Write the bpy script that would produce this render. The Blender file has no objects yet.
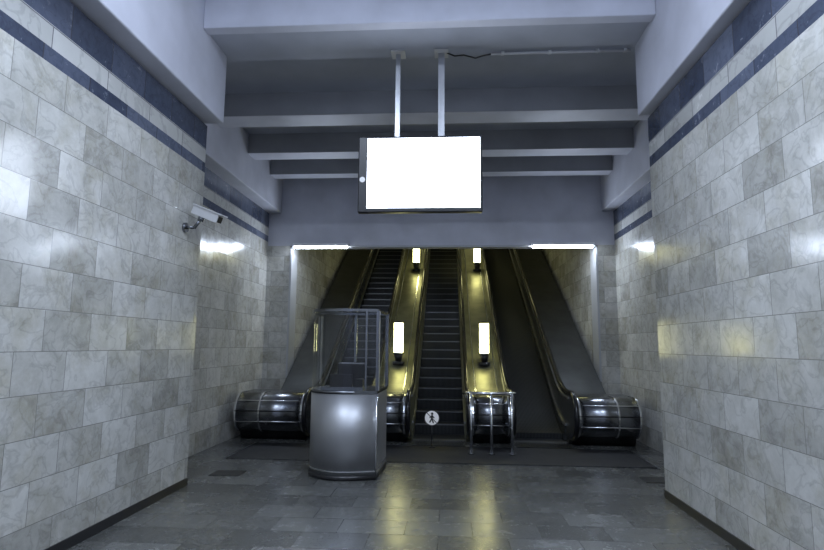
import bpy, bmesh, math, random
from mathutils import Vector
random.seed(3)
D=bpy.data
COL=bpy.context.scene.collection
bpy.context.scene.view_settings.view_transform='Standard'

# ---------------------------------------------------------------- materials
def newmat(name):
    m=D.materials.new(name); m.use_nodes=True
    nt=m.node_tree; b=nt.nodes['Principled BSDF']
    return m,nt,b
def simple(name,col,rough=.5,metal=0.,emit=None,estr=0.,noise=0.0,nscale=6.,bump=0.):
    m,nt,b=newmat(name)
    b.inputs['Base Color'].default_value=(*col,1)
    b.inputs['Roughness'].default_value=rough
    b.inputs['Metallic'].default_value=metal
    if emit:
        b.inputs['Emission Color'].default_value=(*emit,1)
        b.inputs['Emission Strength'].default_value=estr
    if noise>0:
        tc=nt.nodes.new('ShaderNodeTexCoord'); n=nt.nodes.new('ShaderNodeTexNoise')
        n.inputs['Scale'].default_value=nscale; n.inputs['Detail'].default_value=7
        nt.links.new(tc.outputs['Object'],n.inputs['Vector'])
        r=nt.nodes.new('ShaderNodeValToRGB')
        r.color_ramp.elements[0].position=.3; r.color_ramp.elements[1].position=.7
        r.color_ramp.elements[0].color=(*[c*(1-noise) for c in col],1)
        r.color_ramp.elements[1].color=(*[min(1,c*(1+noise)) for c in col],1)
        nt.links.new(n.outputs['Fac'],r.inputs['Fac']); nt.links.new(r.outputs['Color'],b.inputs['Base Color'])
        if bump>0:
            bp=nt.nodes.new('ShaderNodeBump'); bp.inputs['Strength'].default_value=bump
            bp.inputs['Distance'].default_value=.01
            nt.links.new(n.outputs['Fac'],bp.inputs['Height']); nt.links.new(bp.outputs['Normal'],b.inputs['Normal'])
    return m
def stone(name,bw,bh,stops,rough=(.14,.3),floor=False,mortar=.005,mcol=(.16,.16,.17),vscale=2.2,tilemix=.5,off=(0,0),vein=.8,stain=None,tilt=.03,speckle=0):
    m,nt,b=newmat(name); N=nt.nodes.new; L=nt.links.new
    tc=N('ShaderNodeTexCoord'); sp=N('ShaderNodeSeparateXYZ'); L(tc.outputs['Object'],sp.inputs[0])
    cb=N('ShaderNodeCombineXYZ')
    if floor:
        L(sp.outputs['X'],cb.inputs['X']); L(sp.outputs['Y'],cb.inputs['Y'])
    else:
        ad=N('ShaderNodeMath'); ad.operation='ADD'; L(sp.outputs['X'],ad.inputs[0]); L(sp.outputs['Y'],ad.inputs[1])
        L(ad.outputs[0],cb.inputs['X']); L(sp.outputs['Z'],cb.inputs['Y'])
    va=N('ShaderNodeVectorMath'); va.operation='ADD'; va.inputs[1].default_value=(off[0]+50,off[1]+20*bh,0)
    L(cb.outputs[0],va.inputs[0])
    br=N('ShaderNodeTexBrick'); br.inputs['Scale'].default_value=1
    br.inputs['Brick Width'].default_value=bw; br.inputs['Row Height'].default_value=bh
    br.inputs['Mortar Size'].default_value=mortar; br.inputs['Mortar Smooth'].default_value=.1
    br.inputs['Color1'].default_value=(0,0,0,1); br.inputs['Color2'].default_value=(1,1,1,1); br.inputs['Mortar'].default_value=(.5,.5,.5,1)
    br.inputs['Bias'].default_value=0
    L(va.outputs[0],br.inputs['Vector'])
    sc=N('ShaderNodeVectorMath'); sc.operation='SCALE'; sc.inputs['Scale'].default_value=17
    L(br.outputs['Color'],sc.inputs[0])
    a2=N('ShaderNodeVectorMath'); a2.operation='ADD'; L(tc.outputs['Object'],a2.inputs[0]); L(sc.outputs[0],a2.inputs[1])
    n1=N('ShaderNodeTexNoise'); n1.inputs['Scale'].default_value=vscale; n1.inputs['Detail'].default_value=10; n1.inputs['Roughness'].default_value=.7; n1.inputs['Distortion'].default_value=.3
    L(a2.outputs[0],n1.inputs['Vector'])
    n2=N('ShaderNodeTexNoise'); n2.inputs['Scale'].default_value=vscale*1.1; n2.inputs['Detail'].default_value=8; n2.inputs['Distortion'].default_value=.8
    L(a2.outputs[0],n2.inputs['Vector'])
    s1=N('ShaderNodeMath'); s1.operation='SUBTRACT'; s1.inputs[1].default_value=.5; L(n2.outputs['Fac'],s1.inputs[0])
    s2=N('ShaderNodeMath'); s2.operation='ABSOLUTE'; L(s1.outputs[0],s2.inputs[0])
    vr=N('ShaderNodeMapRange'); vr.inputs['From Min'].default_value=0; vr.inputs['From Max'].default_value=.04
    vr.inputs['To Min'].default_value=vein; vr.inputs['To Max'].default_value=1; L(s2.outputs[0],vr.inputs['Value'])
    mx=N('ShaderNodeMix'); mx.data_type='FLOAT'; mx.inputs['Factor'].default_value=tilemix
    L(n1.outputs['Fac'],mx.inputs['A']); L(br.outputs['Color'],mx.inputs['B'])
    rp=N('ShaderNodeValToRGB'); cr=rp.color_ramp
    cr.elements[0].position=stops[0][0]; cr.elements[0].color=(*stops[0][1],1)
    cr.elements[1].position=stops[-1][0]; cr.elements[1].color=(*stops[-1][1],1)
    for p,c in stops[1:-1]:
        e=cr.elements.new(p); e.color=(*c,1)
    L(mx.outputs['Result'],rp.inputs['Fac'])
    mv=N('ShaderNodeVectorMath'); mv.operation='SCALE'; L(rp.outputs['Color'],mv.inputs[0]); L(vr.outputs['Result'],mv.inputs['Scale'])
    colout=mv.outputs[0]
    if stain:
        n3=N('ShaderNodeTexNoise'); n3.inputs['Scale'].default_value=vscale*.45; n3.inputs['Detail'].default_value=8; n3.inputs['Roughness'].default_value=.72
        L(a2.outputs[0],n3.inputs['Vector'])
        r3=N('ShaderNodeMapRange'); r3.inputs['From Min'].default_value=.48; r3.inputs['From Max'].default_value=.66
        L(n3.outputs['Fac'],r3.inputs['Value'])
        m3=N('ShaderNodeMix'); m3.data_type='RGBA'; m3.blend_type='MULTIPLY'; L(r3.outputs[0],m3.inputs['Factor']); L(colout,m3.inputs['A']); m3.inputs['B'].default_value=(*stain,1)
        colout=m3.outputs['Result']
    if speckle:
        n4=N('ShaderNodeTexNoise'); n4.inputs['Scale'].default_value=70; n4.inputs['Detail'].default_value=3
        L(tc.outputs['Object'],n4.inputs['Vector'])
        r4=N('ShaderNodeMapRange'); r4.inputs['From Min'].default_value=.35; r4.inputs['From Max'].default_value=.65
        r4.inputs['To Min'].default_value=1-speckle; r4.inputs['To Max'].default_value=1+speckle; L(n4.outputs['Fac'],r4.inputs['Value'])
        m4=N('ShaderNodeVectorMath'); m4.operation='SCALE'; L(colout,m4.inputs[0]); L(r4.outputs[0],m4.inputs['Scale']); colout=m4.outputs[0]
    mm=N('ShaderNodeMix'); mm.data_type='RGBA'; L(br.outputs['Fac'],mm.inputs['Factor']); L(colout,mm.inputs['A']); mm.inputs['B'].default_value=(*mcol,1)
    L(mm.outputs['Result'],b.inputs['Base Color'])
    rr=N('ShaderNodeMapRange'); rr.inputs['To Min'].default_value=rough[0]; rr.inputs['To Max'].default_value=rough[1]
    rr.inputs['From Min'].default_value=.3; rr.inputs['From Max'].default_value=.7
    L(n1.outputs['Fac'],rr.inputs['Value']); L(rr.outputs['Result'],b.inputs['Roughness'])
    bp=N('ShaderNodeBump'); bp.inputs['Strength'].default_value=.4; bp.inputs['Distance'].default_value=.003; bp.invert=True
    L(br.outputs['Fac'],bp.inputs['Height'])
    t1=N('ShaderNodeVectorMath'); t1.operation='SUBTRACT'; t1.inputs[1].default_value=(.5,.5,.5); L(br.outputs['Color'],t1.inputs[0])
    t2=N('ShaderNodeVectorMath'); t2.operation='MULTIPLY'; t2.inputs[1].default_value=(tilt,-tilt,tilt*.8); L(t1.outputs[0],t2.inputs[0])
    t3=N('ShaderNodeVectorMath'); t3.operation='ADD'; L(bp.outputs['Normal'],t3.inputs[0]); L(t2.outputs[0],t3.inputs[1])
    t4=N('ShaderNodeVectorMath'); t4.operation='NORMALIZE'; L(t3.outputs[0],t4.inputs[0]); L(t4.outputs[0],b.inputs['Normal'])
    return m
M={}
M['marble']=stone('marble_blocks',.56,.325,[(.2,(.33,.325,.295)),(.36,(.44,.435,.40)),(.52,(.555,.55,.515)),(.75,(.69,.685,.65))],rough=(.12,.24),mortar=.003,mcol=(.25,.25,.23),tilemix=.26,vscale=4.2,vein=.82,stain=(.80,.78,.71),tilt=.045)
M['band']=stone('blue_granite_band',.56,.6,[(.2,(.04,.05,.08)),(.5,(.075,.09,.135)),(.9,(.15,.17,.23))],rough=(.15,.3),mcol=(.05,.05,.06),vscale=7)
M['lightstrip']=stone('light_marble_strip',.72,.6,[(.2,(.42,.42,.40)),(.9,(.62,.62,.60))],rough=(.15,.3))
M['floor']=stone('granite_floor_tiles',.62,.4,[(.1,(.055,.057,.054)),(.45,(.092,.094,.09)),(.65,(.115,.117,.112)),(.95,(.155,.158,.15))],rough=(.2,.31),floor=True,mortar=.004,mcol=(.045,.045,.045),vscale=5,tilemix=.62,vein=.95,tilt=.008,speckle=.25)
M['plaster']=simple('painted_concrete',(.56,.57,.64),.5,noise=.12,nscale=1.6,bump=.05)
M['beamshade']=simple('painted_shade_beam_face',(.27,.275,.29),.6,noise=.12,nscale=1.6)  # shade on the rear cross-beam fronts, put into a darker paint colour
M['ceil']=simple('ceiling_paint',(.40,.42,.48),.6,noise=.14,nscale=1.2)
M['black']=simple('black_plastic',(.012,.012,.014),.35)
M['rubber']=simple('black_rubber_handrail',(.012,.012,.014),.25)
M['steel']=simple('brushed_steel',(.50,.51,.53),.28,1.,noise=.08,nscale=9)
M['dsteel']=simple('dark_steel',(.25,.26,.28),.25,1.,noise=.12,nscale=8)
M['deck']=simple('dark_deck_metal',(.11,.115,.115),.42,.8,noise=.15,nscale=3)
M['chrome']=simple('polished_steel',(.85,.86,.88),.2,1.)
M['bronze']=simple('olive_anodised_metal',(.23,.23,.155),.34,.75,noise=.25,nscale=3)
M['panel']=simple('dark_balustrade_panel',(.05,.053,.056),.25,.3,noise=.2,nscale=3)
M['grey']=simple('light_grey_metal',(.62,.62,.63),.4,.2)
M['trim']=simple('white_enamel',(.8,.82,.86),.3)
M['portaltrim']=simple('grey_portal_edging',(.42,.43,.45),.4)
M['dark']=simple('dark_base_stone',(.02,.02,.022),.3)
M['booth']=simple('booth_silver_metal',(.47,.475,.49),.42,.75,noise=.04,nscale=5)
M['tube']=simple('fluorescent_tube',(1,1,1),.5,0,(.82,.90,1),35)
M['lamp']=simple('lamp_glass_glow',(1,1,.8),.5,0,(1,.95,.42),11)
M['sign']=simple('white_sign_face',(.8,.8,.8),.5,0,(1,1,1),.15)
M['grid']=stone('landing_grille',.08,.045,[(.1,(.008,.009,.011)),(.9,(.018,.02,.025))],rough=(.6,.75),floor=True,mortar=.01,mcol=(.004,.004,.004),tilt=0)
def ridged():
    m,nt,b=newmat('ridged_step_metal'); N=nt.nodes.new; L=nt.links.new
    tc=N('ShaderNodeTexCoord'); w=N('ShaderNodeTexWave'); w.inputs['Scale'].default_value=12; w.bands_direction='X'
    L(tc.outputs['Object'],w.inputs['Vector'])
    r=N('ShaderNodeValToRGB'); r.color_ramp.elements[0].color=(.012,.013,.014,1); r.color_ramp.elements[1].color=(.07,.074,.078,1)
    L(w.outputs['Fac'],r.inputs['Fac']); L(r.outputs['Color'],b.inputs['Base Color'])
    b.inputs['Metallic'].default_value=.6; b.inputs['Roughness'].default_value=.42
    bp=N('ShaderNodeBump'); bp.inputs['Strength'].default_value=.4; bp.inputs['Distance'].default_value=.01
    L(w.outputs['Fac'],bp.inputs['Height']); L(bp.outputs['Normal'],b.inputs['Normal'])
    return m
M['step']=ridged()
M['edge']=simple('step_nosing',(.16,.165,.17),.4,.6)
g=D.materials.new('booth_glass'); g.use_nodes=True; nt=g.node_tree; nt.nodes.clear()
o=nt.nodes.new('ShaderNodeOutputMaterial'); t=nt.nodes.new('ShaderNodeBsdfTransparent'); t.inputs[0].default_value=(.90,.92,.95,1)
gl=nt.nodes.new('ShaderNodeBsdfGlossy'); gl.inputs['Roughness'].default_value=.04
lw=nt.nodes.new('ShaderNodeLayerWeight'); lw.inputs[0].default_value=.25
mp=nt.nodes.new('ShaderNodeMapRange'); mp.inputs['To Min'].default_value=.04; mp.inputs['To Max'].default_value=.5
mi=nt.nodes.new('ShaderNodeMixShader')
nt.links.new(lw.outputs['Fresnel'],mp.inputs['Value']); nt.links.new(mp.outputs[0],mi.inputs[0]); nt.links.new(t.outputs[0],mi.inputs[1]); nt.links.new(gl.outputs[0],mi.inputs[2]); nt.links.new(mi.outputs[0],o.inputs[0])
M['glass']=g
M['screen']=simple('lit_display_page',(.02,.02,.02),.3,0,(.74,.83,1),12)
M['screentxt']=simple('display_grey_text',(.1,.1,.1),.4,0,(.75,.8,1),.8)

# ---------------------------------------------------------------- mesh helper
class B:
    def __init__(s,name,mats,parent=None,bevel=0,smooth=False):
        s.name=name; s.m=mats; s.bm=bmesh.new(); s.parent=parent; s.bevel=bevel; s.smooth=smooth
    def mi(s,k): return s.m.index(k)
    def face(s,vs,k,sm=False):
        try: f=s.bm.faces.new(vs)
        except ValueError: return
        f.material_index=s.mi(k); f.smooth=sm
    def box(s,x0,x1,y0,y1,z0,z1,k=None,front=None):
        k=k or s.m[0]
        v=[s.bm.verts.new(p) for p in [(x0,y0,z0),(x1,y0,z0),(x1,y1,z0),(x0,y1,z0),(x0,y0,z1),(x1,y0,z1),(x1,y1,z1),(x0,y1,z1)]]
        for j,q in enumerate([(0,3,2,1),(4,5,6,7),(0,1,5,4),(1,2,6,5),(2,3,7,6),(3,0,4,7)]): s.face([v[i] for i in q],front if (front and j==2) else k)
    def extr_x(s,prof,x0,x1,k=None,sm=False):
        k=k or s.m[0]
        a=[s.bm.verts.new((x0,y,z)) for y,z in prof]; c=[s.bm.verts.new((x1,y,z)) for y,z in prof]
        s.face(a[::-1],k); s.face(c,k); n=len(prof)
        for i in range(n): s.face([a[i],a[(i+1)%n],c[(i+1)%n],c[i]],k,sm)
    def extr_z(s,prof,z0,z1,k=None,caps=True,sm=False,closed=True):
        k=k or s.m[0]
        a=[s.bm.verts.new((x,y,z0)) for x,y in prof]; c=[s.bm.verts.new((x,y,z1)) for x,y in prof]
        if caps: s.face(a[::-1],k); s.face(c,k)
        n=len(prof)
        for i in range(n if closed else n-1): s.face([a[i],a[(i+1)%n],c[(i+1)%n],c[i]],k,sm)
    def cyl(s,p0,p1,r0,r1=None,k=None,n=20,caps=True):
        k=k or s.m[0]; r1=r0 if r1 is None else r1
        p0=Vector(p0); p1=Vector(p1); d=(p1-p0).normalized()
        u=d.orthogonal().normalized(); w=d.cross(u)
        a=[];c=[]
        for i in range(n):
            t=2*math.pi*i/n; e=u*math.cos(t)+w*math.sin(t)
            a.append(s.bm.verts.new(p0+e*r0)); c.append(s.bm.verts.new(p1+e*r1))
        for i in range(n): s.face([a[i],a[(i+1)%n],c[(i+1)%n],c[i]],k,True)
        if caps: s.face(a[::-1],k); s.face(c,k)
    def done(s):
        bmesh.ops.recalc_face_normals(s.bm,faces=s.bm.faces)
        me=D.meshes.new(s.name); s.bm.to_mesh(me); s.bm.free()
        for k in s.m: me.materials.append(M[k])
        ob=D.objects.new(s.name,me); COL.objects.link(ob)
        if s.parent: ob.parent=s.parent
        if s.bevel:
            md=ob.modifiers.new('bev','BEVEL'); md.width=s.bevel; md.segments=2; md.limit_method='ANGLE'
        return ob
def empty(name,loc=(0,0,0)):
    e=D.objects.new(name,None); COL.objects.link(e); e.empty_display_size=.2; return e
def curve(name,pts,r,k,parent=None,scalex=1):
    c=D.curves.new(name,'CURVE'); c.dimensions='3D'; c.bevel_depth=r; c.bevel_resolution=4; c.use_fill_caps=True
    sp=c.splines.new('POLY'); sp.points.add(len(pts)-1)
    for p,q in zip(sp.points,pts): p.co=(*q,1)
    sp.use_smooth=True
    c.materials.append(M[k]); ob=D.objects.new(name,c); COL.objects.link(ob)
    if parent: ob.parent=parent
    return ob

# ---------------------------------------------------------------- room shell
XL,XR=-3.15,2.47
RL,RR=-3.9,3.45
YE=6.7
YB=11.5
OL,OR,OZ=-3.4,3.09,3.8
YS=-6.0
def stacked(name,x0,x1,y0,y1):
    b=B(name,['marble','band','lightstrip'])
    b.box(x0,x1,y0,y1,.0,3.89,'marble'); b.box(x0,x1,y0,y1,3.89,4.02,'band')
    b.box(x0,x1,y0,y1,4.02,4.21,'lightstrip'); b.box(x0,x1,y0,y1,4.21,4.52,'band')
    return b.done()
stacked('wall_left',XL-1.2,XL,YS,YE)
stacked('wall_right',XR,XR+1.48,YS,YE)
stacked('wall_left_recess',RL-.5,RL,YE,YB+.4)
stacked('wall_right_recess',RR,RR+.5,YE,YB+.4)
b=B('wall_back',['plaster']); b.box(-4.4,3.95,YS-.3,YS,0,6.3); b.done()
for nm,x0,x1 in (('baseboard_left',XL,XL+.012),('baseboard_right',XR-.012,XR)):
    b=B(nm,['dark']); b.box(x0,x1,YS,YE,0,.09); b.done()
b=B('floor',['floor']); b.box(-4.4,3.95,YS,11.0,-.2,0); b.done()
b=B('beam_left',['plaster'],bevel=.015); b.box(-4.4,-2.93,YS,YE,4.55,6.3); b.done()
b=B('beam_right',['plaster'],bevel=.015); b.box(2.35,3.95,YS,YE,4.55,6.3); b.done()
b=B('beam_left_recess',['plaster'],bevel=.015); b.extr_x([(YE+.01,4.52),(YB,4.52),(YB,5.6),(YE+.01,5.6)],-4.4,-3.62); b.done()
b=B('beam_right_recess',['plaster'],bevel=.015); b.box(3.2,3.95,YE+.01,YB,4.52,5.6); b.done()
b=B('ceiling',['ceil']); b.box(-4.4,3.95,YS,6.1,6.25,6.5); b.box(-4.4,3.95,6.1,YB+.4,5.47,6.5); b.done()
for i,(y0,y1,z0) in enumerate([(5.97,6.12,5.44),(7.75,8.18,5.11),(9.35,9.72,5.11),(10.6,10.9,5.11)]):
    b=B('beam_cross' ,['plaster','beamshade'],bevel=.012)
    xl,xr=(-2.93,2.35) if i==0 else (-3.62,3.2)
    b.box(xl,xr,y0,y1,z0,5.6 if i else 6.25,'plaster',front='beamshade' if i else None); b.done()
b=B('wall_front',['plaster','marble','portaltrim'])
b.box(RL,RR,YB,YB+.4,OZ,5.5,'plaster')
b.box(RL,OL,YB-.02,YB+.4,0,OZ,'marble'); b.box(OR,RR,YB-.02,YB+.4,0,OZ,'marble')
b.box(OL,OL+.04,YB-.03,YB+.42,1.0,OZ,'portaltrim'); b.box(OR-.04,OR,YB-.03,YB+.42,1.0,OZ,'portaltrim')
b.box(OL,OR,YB-.03,YB+.05,OZ-.04,OZ,'portaltrim')
b.done()
YT=24.
for nm,x0,x1 in (('wall_tunnel_left',OL-.5,OL),('wall_tunnel_right',OR,OR+.5)):
    b=B(nm,['marble']); b.extr_x([(YB+.4,-.2),(YT,6.2),(YT,12.),(YB+.4,4.6)],x0,x1); b.done()
b=B('ceiling_tunnel',['ceil']); b.extr_x([(YB+.4,OZ+.3),(YT,OZ+.3+.577*(YT-YB-.4)),(YT,OZ+.6+.577*(YT-YB-.4)),(YB+.4,OZ+.6)],OL,OR); b.done()
b=B('wall_tunnel_end',['plaster']); b.box(OL-.5,OR+.5,YT,YT+.3,5,12.5); b.done()

# ---------------------------------------------------------------- escalators
def base(y):
    if y<10.2: return 0.
    if y<11.2: return .577*(y-10.2)**2/2
    return .577*(y-10.7)
YEND=23.95
ys=[10.2+i*.1 for i in range(0,11)]+[12+2*i for i in range(6)]+[YEND]
def newel(y0,r,zc,h):
    p=[]
    for i in range(17):
        a=math.radians(-90-180*i/16)
        p.append((y0+r*math.cos(a),zc+r*math.sin(a)))
    p+= [(y,h+base(y)) for y in ys]
    return p
def panelprof(r=.36,h=.86,low=-.15):
    zc=h-r; p=newel(9.92,r,zc,h)
    p+= [(y,base(y)+low) for y in reversed(ys) if y>10.9]
    p+= [(10.75,-.0),(10.35,0.0),(10.1,.0)]
    return p
def follow(y0,y1,lo,hi):
    yy=[y0]+[y for y in ys if y0<y<y1]+[y1]
    return [(y,base(y)+hi) for y in yy]+[(y,base(y)+lo) for y in reversed(yy)]
CX=-.17
def handrail_pts(x,r=.385,h=.895):
    zc=h-r; pts=[(x,10.25,zc-r+.02)]
    for i in range(21):
        a=math.radians(-90-180*i/20); pts.append((x,9.92+r*math.cos(a),zc+r*math.sin(a)))
    pts+=[(x,y,h+base(y)) for y in ys]
    return pts
def escalator(cx,k,smooth=False):
    e=empty('escalator')
    hw=.475
    st=B('steps',['step','edge'],e)
    y=10.85; z=0.; rise=.2; run=.2/.577
    x0,x1=cx-hw,cx+hw
    st.box(x0,x1,10.25,y,-.12,.004,'step')
    st.box(x0,x1,10.12,10.25,-.1,.02,'edge')
    if smooth:
        st.extr_x(follow(10.6,YEND,-.1,.06),x0,x1,'step')
    else:
      while y<YEND-run:
        st.box(x0,x1,y,y+run+.02,z-.15,z+rise,'step')
        st.box(x0,x1,y-.012,y+.012,z+rise-.02,z+rise+.003,'edge')
        y+=run; z+=rise
    st.done()
    for sgn,nm in ((-1,'left'),(1,'right')):
        xi=cx+sgn*hw; xo=cx+sgn*(hw+.09)
        a,c=min(xi,xo),max(xi,xo)
        kk=k[0] if sgn<0 else k[1]
        p=B('balustrade_'+nm,[kk,'steel'],e); p.extr_x(panelprof(),a+.006,c-.006,kk)
        xin=xi-sgn*.004; xin2=xi+sgn*.01
        aa,cc=min(xin,xin2),max(xin,xin2)
        p.extr_x(follow(10.3,YEND,.02,.30),aa,cc,kk)
        p.extr_x(follow(10.2,YEND,.30,.335),min(xi-sgn*.02,xo),max(xi-sgn*.02,xo),'steel')
        p.extr_x(follow(9.95,YEND,.79,.82),min(xi-sgn*.012,xo+sgn*.004),max(xi-sgn*.012,xo+sgn*.004),'steel')
        p.done()
        xm=(xi+xo)/2
        curve('handrail_'+nm,handrail_pts(xm),.042,'rubber',e)
    return e
PITCH=1.79
em=escalator(CX,('bronze','bronze')); el=escalator(CX-PITCH,('panel','panel')); er=escalator(CX+PITCH,('panel','panel'),True)

def drum(name,x0,x1,yback=None,parent=None,vb=()):
    r=.34; h=.83
    b=B(name,['dsteel','chrome','bronze','deck','black'],parent)
    p=[]
    for i in range(19):
        a=math.radians(-90-180*i/18); p.append((9.93+r*math.cos(a),h-r+r*math.sin(a)))
    if yback is None: p+=[(10.4,h),(10.4,0.0),(10.0,0.0)]
    else: p+=[(yback,h),(yback,0.),(10.0,0.)]
    b.extr_x(p,x0,x1,'dsteel',True)
    for ang in (140,172,203):
        a=math.radians(ang); yc=9.93+r*math.cos(a); zc=h-r+r*math.sin(a)
        b.cyl((x0+.002,yc,zc),(x1-.002,yc,zc),.012,k='chrome' if ang!=172 else 'black',n=10)
    for xx in (x0+.02,x1-.02)+tuple(vb):
        q=[(9.93+(py-9.93)*1.035,(h-r)+(pz-(h-r))*1.035) for py,pz in p[:19]]+[(10.2,h*1.01),(10.2,h-.03)]+[(9.93+(py-9.93)*.95,(h-r)+(pz-(h-r))*.95) for py,pz in reversed(p[:19])]
        b.extr_x(q,xx-.014,xx+.014,'chrome')
    return b
HB=.475+.09
for x0,x1,pe in ((CX-PITCH+HB+.004,CX-HB-.004,el),(CX+HB+.004,CX+PITCH-HB-.004,er)):
    b=drum('centre_deck',x0,x1,parent=pe)
    b.extr_x(follow(10.35,YEND,.60,.80),x0,x1,'bronze')
    b.extr_x(follow(10.35,YEND,.80,.812),x0+.1,x0+.125,'chrome'); b.extr_x(follow(10.35,YEND,.80,.812),x1-.125,x1-.1,'chrome')
    b.done()
    xc=(x0+x1)/2
    for yl in (11.6,16.05,20.5):
        zb=.80+base(yl)
        e=B('escalator_lamp_post',['black','lamp','chrome'])
        xq=xc+(.02 if yl<12 else .12)
        e.cyl((xq,yl,zb-.04),(xq,yl,zb+.04),.12,.12,'black'); e.cyl((xq,yl,zb+.04),(xq,yl,zb+.2),.06,.1,'black')
        e.cyl((xq,yl,zb+.2),(xq,yl,zb+.23),.115,.115,'chrome')
        e.cyl((xq,yl,zb+.23),(xq,yl,zb+.84),.098,.098,'lamp')
        for i in range(3):
            e.cyl((xq,yl,zb+.40+i*.15),(xq,yl,zb+.407+i*.15),.101,.101,'chrome')
        e.cyl((xq,yl,zb+.84),(xq,yl,zb+.88),.11,.07,'black'); e.done()
for x0,x1,xd0,xd1,pe,vb in ((-3.74,CX-PITCH-HB-.004,OL+.055,CX-PITCH-HB-.004,el,(-3.3,)),(CX+PITCH+HB+.004,3.22,CX+PITCH+HB+.004,OR-.055,er,(2.85,))):
    b=drum('side_housing',x0,x1,10.6,parent=pe,vb=vb)
    b.extr_x(follow(10.55,YEND,.35,.62),xd0,xd1,'deck'); b.done()

b=B('landing_grille',['grid','steel']); b.box(-3.3,2.95,8.25,9.57,0,.012,'grid')
b.box(-3.33,-3.3,8.22,9.57,0,.014,'steel'); b.box(2.95,2.98,8.22,9.57,0,.014,'steel'); b.done()
for k,x in ((0,CX-PITCH),(1,CX),(2,CX+PITCH)):
    b=B('comb_plate',['dsteel','edge']); b.box(x-.46,x+.46,9.6,10.11,0,.016,'dsteel')
    for i in range(22): b.box(x-.45+i*.0415,x-.435+i*.0415,10.02,10.115,.016,.024,'edge')
    b.done()
b=B('floor_hatch',['dark']); b.box(-3.1,-2.7,7.2,7.5,0,.006); b.done()
b=B('floor_hatch',['dark']); b.box(2.5,2.85,7.4,7.7,0,.006); b.done()

e=empty('steel_guard_rail')
gx=[.36,.68,1.0]; gy=8.95
curve('top_rail',[(.26,9.5,.90),(.265,9.3,.93),(.30,9.08,.945),(.40,gy,.95),(.96,gy,.95),(1.06,9.08,.945),(1.095,9.3,.93),(1.1,9.5,.90)],.024,'chrome',e)
for i,x in enumerate(gx):
    p=B('post_%d'%(i+1),['chrome','dsteel'],e); p.cyl((x,gy,0.0135),(x,gy,.95),.022,k='chrome'); p.cyl((x,gy,.0135),(x,gy,.035),.05,k='dsteel'); p.done()

e=empty('no_entry_sign'); sx,sy,sz=-.275,9.45,.49
p=B('disc',['sign','black'],e)
p.cyl((sx,sy,sz),(sx,sy+.012,sz),.13,k='black',n=40); p.cyl((sx,sy-.004,sz),(sx,sy,sz),.117,k='sign',n=40); p.done()
p=B('pictogram',['black'],e)
def bar(x0,z0,x1,z1,w):
    q=.9; p.cyl((sx+x0*q,sy-.008,sz+z0*q),(sx+x1*q,sy-.008,sz+z1*q),w,n=8)
p.cyl((sx+.005,sy-.012,sz+.07),(sx+.005,sy-.004,sz+.07),.02,n=16)
bar(.005,.05,0,-.01,.017); bar(0,-.01,.03,-.09,.011); bar(0,-.01,-.04,-.08,.011); bar(.005,.045,.045,.0,.009); bar(.005,.045,-.04,.005,.009)
bar(-.09,.09,.09,-.09,.006)
p.done()
p=B('stand',['dark'],e); p.cyl((sx,sy+.02,.013),(sx,sy+.02,.45),.009); p.cyl((sx,sy+.015,.013),(sx,sy+.015,.025),.06,n=24); p.done()

# ---------------------------------------------------------------- attendant booth
e=empty('attendant_booth')
cx,cy,R=-1.36,7.58,.5
arc=[(cx+R*math.cos(math.radians(a)),cy+R*math.sin(math.radians(a))) for a in range(90,289,6)]
cr1=(cx+.44,cy-.40); cr2=(cx+.47,cy+.5)
foot=arc+[cr1,cr2]
def sc(pts,s): return [(cx+(x-cx)*s,cy+(y-cy)*s) for x,y in pts]
p=B('cabin_body',['booth','dark','dsteel'],e)
p.extr_z(sc(foot,1.02),0,.06,'dark',sm=True); p.extr_z(foot,.06,1.07,'booth',sm=False)
p.extr_z(sc(foot,1.012),1.07,1.11,'dsteel')
ob=p.done()
for pl in ob.data.polygons:
    if len(pl.vertices)==4 and pl.center.x<cx+.3: pl.use_smooth=True
p=B('trim_seams',['chrome'],e)
p.extr_z(sc(foot,1.004),.10,.115,'chrome',caps=True)
x,y=cr1; p.cyl((x,y,.06),(x,y,1.07),.012,k='chrome',n=8)
p.done()
p=B('curved_glass',['glass'],e); p.extr_z(sc(arc,.985),1.11,2.13,'glass',caps=False,sm=True,closed=False); p.done()
p=B('door_glass',['glass'],e)
p.extr_z([arc[-1],cr1],1.13,2.1,'glass',caps=False,closed=False); p.extr_z([cr1,cr2],1.13,2.1,'glass',caps=False,closed=False); p.extr_z([cr2,arc[0]],1.13,2.1,'glass',caps=False,closed=False); p.done()
p=B('frame_posts',['grey','dsteel'],e)
for x,y in (cr1,cr2,arc[0]): p.box(x-.018,x+.018,y-.018,y+.018,1.11,2.14,'dsteel')
x,y=cr1; p.box(x-.02,x+.022,y+.03,y+.075,1.11,2.14,'grey'); 
x,y=cr2; p.box(x-.02,x+.022,y-.08,y-.03,1.11,2.14,'dsteel')
x,y=(cx+.3,cy-.44); p.box(x-.012,x+.012,y-.012,y+.012,1.11,2.14,'dsteel'); p.done()
p=B('top_rim',['dsteel'],e)
o1=sc(foot,1.01); i1=sc(foot,.95)
n=len(foot)
va=[[p.bm.verts.new((x,y,z)) for x,y in q] for q,z in ((o1,2.13),(o1,2.165),(i1,2.165),(i1,2.13))]
for j in range(4):
    for i in range(n): p.face([va[j][i],va[j][(i+1)%n],va[(j+1)%4][(i+1)%n],va[(j+1)%4][i]],'dsteel')
p.done()
p=B('roof_panel',['glass'],e); p.extr_z(sc(foot,.96),2.145,2.15,'glass'); p.done()
p=B('control_desk',['black','dsteel'],e)
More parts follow.
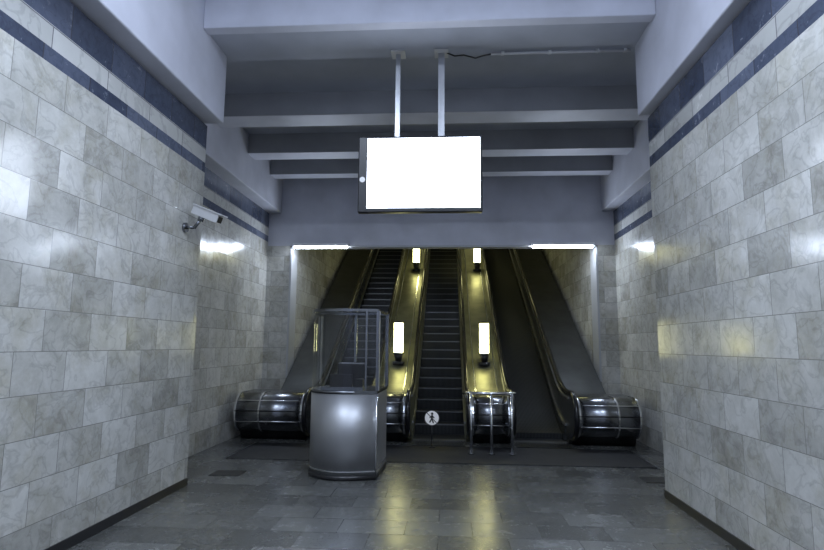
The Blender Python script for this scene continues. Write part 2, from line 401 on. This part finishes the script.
p.box(cx-.3,cx+.25,cy-.38,cy-.1,1.11,1.15,'dsteel'); p.box(cx-.2,cx+.1,cy-.30,cy-.26,1.15,1.31,'black'); p.box(cx+.14,cx+.24,cy-.3,cy-.2,1.15,1.25,'black'); p.done()
p=B('chair_back',['black'],e,bevel=.02); p.box(cx-.2,cx+.2,cy+.18,cy+.24,1.1,1.45); p.done()

# ---------------------------------------------------------------- hanging display
e=empty('hanging_display_screen')
x0,x1,z0,z1,ysn=-1.13,.42,3.33,4.31,6.62
p=B('housing',['black','dsteel'],e,bevel=.012); p.box(x0,x1,ysn,ysn+.09,z0,z1,'black'); p.box(x0+.3,x1-.3,ysn+.09,ysn+.14,z0+.2,z1-.15,'dsteel'); p.done()
p=B('display_face',['screen'],e); p.box(x0+.115,x1-.028,ysn-.004,ysn-.001,z0+.055,z1-.028); p.done()
p=B('display_text',['screentxt','black'],e)
for i in range(4): 
    xx=x1-.72+i*.15; p.box(xx,xx+.11-.02*(i%2),ysn-.006,ysn-.0045,z1-.085,z1-.07,'screentxt')
p.box(x1-.95,x1-.87,ysn-.006,ysn-.0045,z1-.13,z1-.115,'screentxt'); p.done()
p=B('logo',['sign'],e); p.cyl((x0+.055,ysn-.008,z0+.42),(x0+.055,ysn-.002,z0+.42),.035,n=24); p.done()
p=B('hanger_posts',['steel','grey'],e)
for xx,w in ((-.65,.03),(-.09,.04)):
    p.box(xx-w,xx+w,ysn+.07,ysn+.07+2*w,z1-.3,5.47,'steel'); p.box(xx-.09,xx+.09,ysn+.0,ysn+.2,5.45,5.469,'grey')
p.done()
p=B('mount_bracket',['dsteel'],e); p.box(-.8,.1,ysn+.1,ysn+.16,z1-.35,z1-.25); p.done()
b=B('ceiling_conduit',['grey']); b.cyl((.55,6.75,5.45),(2.32,6.75,5.45),.016); 
for xx in (.7,1.3,1.9,2.25): b.box(xx-.02,xx+.02,6.72,6.78,5.44,5.469)
b.done()
curve('display_cable',[(-.02,6.7,5.455),(.08,6.72,5.42),(.2,6.74,5.44),(.35,6.75,5.4),(.45,6.75,5.43),(.56,6.75,5.45)],.01,'black')

# ---------------------------------------------------------------- CCTV
e=empty('security_camera')
p=B('wall_bracket',['dsteel'],e)
p.cyl((XL+.002,6.25,3.07),(XL+.03,6.25,3.07),.06); p.cyl((XL+.02,6.25,3.07),(XL+.12,6.25,3.07),.018); p.cyl((XL+.12,6.25,3.06),(XL+.2,6.27,3.19),.02); p.cyl((XL+.18,6.27,3.15),(XL+.2,6.27,3.21),.035); p.done()
p=B('camera_housing',['grey','black'],e,bevel=.012)
p.box(-.19,.19,-.055,.055,0,.10,'grey'); p.box(-.20,.23,-.068,.068,.103,.118,'grey'); p.box(.19,.196,-.04,.04,.01,.085,'black')
ob=p.done(); ob.location=(XL+.25,6.27,3.18); ob.rotation_euler=(0,math.radians(22),math.radians(-12))

# ---------------------------------------------------------------- portal fluorescent lights
for x0,x1 in ((OL+.08,-2.12),(1.72,OR-.08)):
    p=B('fluorescent_light',['trim','tube']); p.box(x0,x1,YB-.12,YB-.035,OZ-.02,OZ+.035,'trim')
    p.cyl((x0+.03,YB-.085,OZ-.045),(x1-.03,YB-.085,OZ-.045),.026,k='tube',n=12); p.done()
    for en,rx,yy,zz in ((22,-85,YB-.13,OZ-.045),(14,25,YB-.06,OZ-.08)):
        l=D.lights.new('tube_glow','AREA'); l.shape='RECTANGLE'; l.size=x1-x0; l.size_y=.05; l.energy=en; l.color=(.68,.79,1)
        lo=D.objects.new('tube_glow',l); COL.objects.link(lo); lo.location=((x0+x1)/2,yy,zz); lo.rotation_euler=(math.radians(rx),0,0)

def hall_light(x,y,z,en,sx=1.3,sy=.25,col=(.70,.81,1),rot=(0,0,0)):
    p=B('ceiling_light_fixture',['trim']); p.box(x-sx/2-.03,x+sx/2+.03,y-sy/2-.03,y+sy/2+.03,z,z+.08); p.done()
    l=D.lights.new('hall_lamp','AREA'); l.shape='RECTANGLE'; l.size=sx; l.size_y=sy; l.energy=en; l.color=col
    lo=D.objects.new('hall_lamp',l); COL.objects.link(lo); lo.location=(x,y,z-.01); lo.rotation_euler=rot
for y,en in ((-4,50),(-1.2,70),(2.6,150)):
    for x in (-1.9,1.2): hall_light(x,y,6.16,en)
w=D.worlds.new('world'); bpy.context.scene.world=w; w.use_nodes=True
w.node_tree.nodes['Background'].inputs[0].default_value=(.35,.42,.55,1); w.node_tree.nodes['Background'].inputs[1].default_value=.02

# ---------------------------------------------------------------- camera
c=D.cameras.new('camera'); c.lens=24; c.sensor_width=36; c.clip_start=.05
co=D.objects.new('camera',c); COL.objects.link(co); co.location=(0,0,1.7)
co.rotation_euler=(math.radians(90+7.27),math.radians(-.5),math.radians(3.75))
bpy.context.scene.camera=co
